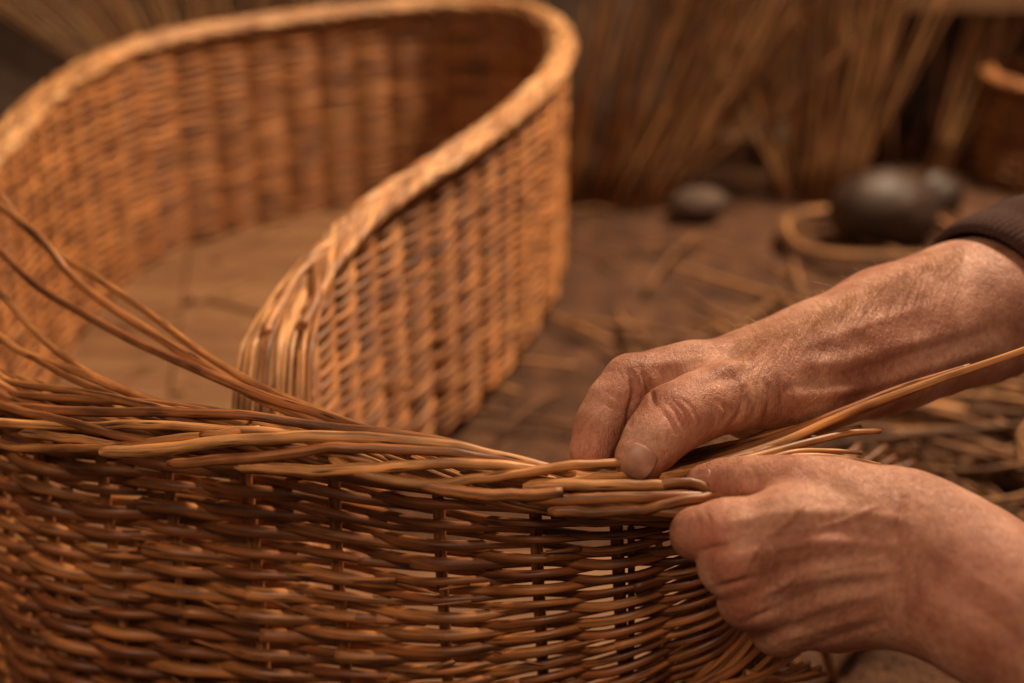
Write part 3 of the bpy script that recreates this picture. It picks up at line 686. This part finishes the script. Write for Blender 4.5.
SB = [
 ([(730, 500), (760, 494), (786, 486), (800, 480)], 4, -.0016),
 ([(722, 524), (780, 514), (850, 512), (905, 520)], 6, .0011), ([(728, 560), (790, 545), (860, 543), (905, 548)], 6, .0013), ([(750, 598), (810, 578), (870, 572), (905, 572)], 6, .0012), ([(785, 622), (830, 604), (880, 594)], 5, .0010),
 ([(742, 542), (800, 530), (870, 528)], 8, -.0012), ([(752, 578), (810, 562), (870, 558)], 8, -.0013), ([(772, 610), (820, 592), (880, 582)], 7, -.0014),
 ([(748, 566), (756, 548), (770, 534), (790, 520), (806, 500)], 3.2, .0011), ([(770, 534), (800, 530), (840, 522), (880, 505)], 3.0, .0008), ([(776, 590), (800, 574), (840, 566), (880, 560)], 3.0, .0009), ([(762, 596), (776, 584), (772, 560), (780, 545)], 2.8, .0007),
 ([(905, 500), (899, 530), (906, 560), (902, 600), (907, 630)], 4, -.0016), ([(890, 560), (896, 590), (894, 622)], 3, -.0011), ([(880, 580), (884, 600), (886, 625)], 3, -.0008), ([(918, 540), (914, 570), (918, 610)], 4, -.0008),
 ([(696, 515), (700, 526), (698, 540)], 2.5, -.0005), ([(706, 512), (711, 526), (708, 542)], 2.5, -.0006), ([(720, 515), (727, 528), (724, 544)], 3, -.0006),
 ([(720, 532), (724, 536)], 11, .0012), ([(742, 566), (746, 570)], 10, .0010), ([(700, 552), (716, 548), (734, 544)], 3.5, -.0022), ([(716, 588), (734, 584), (752, 578)], 3.5, -.0022), ([(745, 622), (760, 616), (776, 610)], 3.5, -.0018),
 ([(742, 470), (748, 478), (747, 490)], 3, -.0006), ([(750, 468), (757, 477), (756, 490)], 3, -.0006), ([(800, 470), (812, 480), (818, 496)], 4, -.0006),
 ([(780, 640), (830, 626), (880, 612)], 5, .0009), ([(800, 650), (840, 636), (885, 622)], 4, -.0008), ([(940, 560), (990, 590), (1030, 620)], 10, .0010), ([(930, 580), (980, 612), (1030, 650)], 9, -.0010),
 ([(820, 470), (850, 480), (875, 500)], 7, .0007), ([(826, 486), (850, 496)], 5, -.0008),
]
VB = sculpt(VB, FB, [(a, b, c * .78) for a, b, c in SB])
armB = mesh_obj("arm", VB, FB, M_skin, person); armB["label"] = "left hand gripping the border from below with its thumb on top, wide forearm at the lower right"
add_tone(armB, VB, [(712, 534, 26, .50), (735, 572, 22, .35), (745, 605, 20, .25), (700, 478, 16, .35), (760, 476, 30, .12), (800, 470, 40, .08), (860, 560, 60, .12), (980, 590, 70, .22)])

def nail(sdf, cx, cy, ax, L_, W_, off, parent, z0=.6, label=None):
    n = 25; a = math.radians(ax); e1 = np.array([math.cos(a), math.sin(a)]); e2 = np.array([-e1[1], e1[0]])
    uu, vv = np.meshgrid(np.linspace(-1, 1, n), np.linspace(-1, 1, n), indexing='ij')
    # square to rounded
    wv = vv * np.sqrt(1 - .42 * uu ** 2 * (uu > 0) - .30 * uu ** 2 * (uu <= 0)); wu = uu * np.sqrt(1 - .30 * vv ** 2)
    px = cx + wu * L_ * e1[0] + wv * W_ * e2[0]; py = cy + wu * L_ * e1[1] + wv * W_ * e2[1]
    S = surf(sdf, px.ravel(), py.ravel(), z0)
    e = 1e-4; G = np.stack([sdf(S + np.eye(3)[k] * e) - sdf(S - np.eye(3)[k] * e) for k in range(3)], 1); G /= np.linalg.norm(G, axis=1, keepdims=True)
    edge = np.maximum(np.abs(uu), np.abs(vv)).ravel(); lift = np.where(edge > .97, -.0004, off)
    T = S + G * lift[:, None]
    Fc = [(i * n + j, (i + 1) * n + j, (i + 1) * n + j + 1, i * n + j + 1) for i in range(n - 1) for j in range(n - 1)]
    o = mesh_obj("thumbnail", T, Fc, M_nail, parent); return o
nail(sdfA, 638.5, 462, 122, 17.5, 17, .0005, armA)
nail(sdfB, 700, 473.5, 180, 11, 5, .0004, armB, .64)

# fine hairs on the upper edge of the right forearm and wrist
g = Rods(); q = np.random.default_rng(4); n = 1300
tt = q.uniform(0, 1, n); hx = 740 + tt * 225; top = np.interp(hx, [740, 800, 850, 900, 965], [340, 322, 298, 276, 250]); hy = top + np.abs(q.normal(size=n)) * 22 - 2
S = surf(sdfA, hx, hy, .66, .95)
e = 1e-4; G = np.stack([sdfA(S + np.eye(3)[k] * e) - sdfA(S - np.eye(3)[k] * e) for k in range(3)], 1); G /= np.linalg.norm(G, axis=1, keepdims=True)
dirw = P(700, 380, .74) - P(960, 300, .82); dirw /= np.linalg.norm(dirw)
okk = np.abs(sdfA(S)) < .002
for i in range(n):
    if not okk[i]: continue
    l = q.uniform(.005, .015); d = dirw * .8 + q.normal(size=3) * .25
    pts = [S[i] - G[i] * .0005, S[i] + G[i] * l * .45 + d * l * .4, S[i] + G[i] * l * .6 + d * l]
    g.tube(spline(pts, .0012), np.linspace(.00010, .00004, len(spline(pts, .0012))), 3, ref=np.array([.3, .5, .8]))
g.build("arm_hair", M_hair, armA)

# sleeve
axA, axB = P(990, 296, .838), P(1240, 196, .95); d = axB - axA; Ls = np.linalg.norm(d); d /= Ls
e1 = np.cross(d, [0, 0, 1.0]); e1 /= np.linalg.norm(e1); e2 = np.cross(e1, d)
ns, na = 60, 480; V = []
for i in range(ns):
    u = i / (ns - 1); c = axA + d * Ls * u
    for j in range(na):
        th = 2 * np.pi * j / na
        r0 = .0445 + .010 * u + .0012 * math.sin(u * 46 + 1.2 * math.sin(th * 2)) * (u > .08) + (.0006 * math.sin(th * 80))
        if i == 0: r0 -= .004
        if i == 1: r0 -= .001
        V.append(c + (e1 * math.cos(th) + e2 * math.sin(th)) * r0 - d * (.010 * math.cos(th - 2.2)) * (1 - u))
Fc = [(i * na + j, i * na + (j + 1) % na, (i + 1) * na + (j + 1) % na, (i + 1) * na + j) for i in range(ns - 1) for j in range(na)]
slv = mesh_obj("sleeve", V, Fc, M_knit, person); sd = slv.modifiers.new("thick", 'SOLIDIFY'); sd.thickness = .003; sd.offset = -1
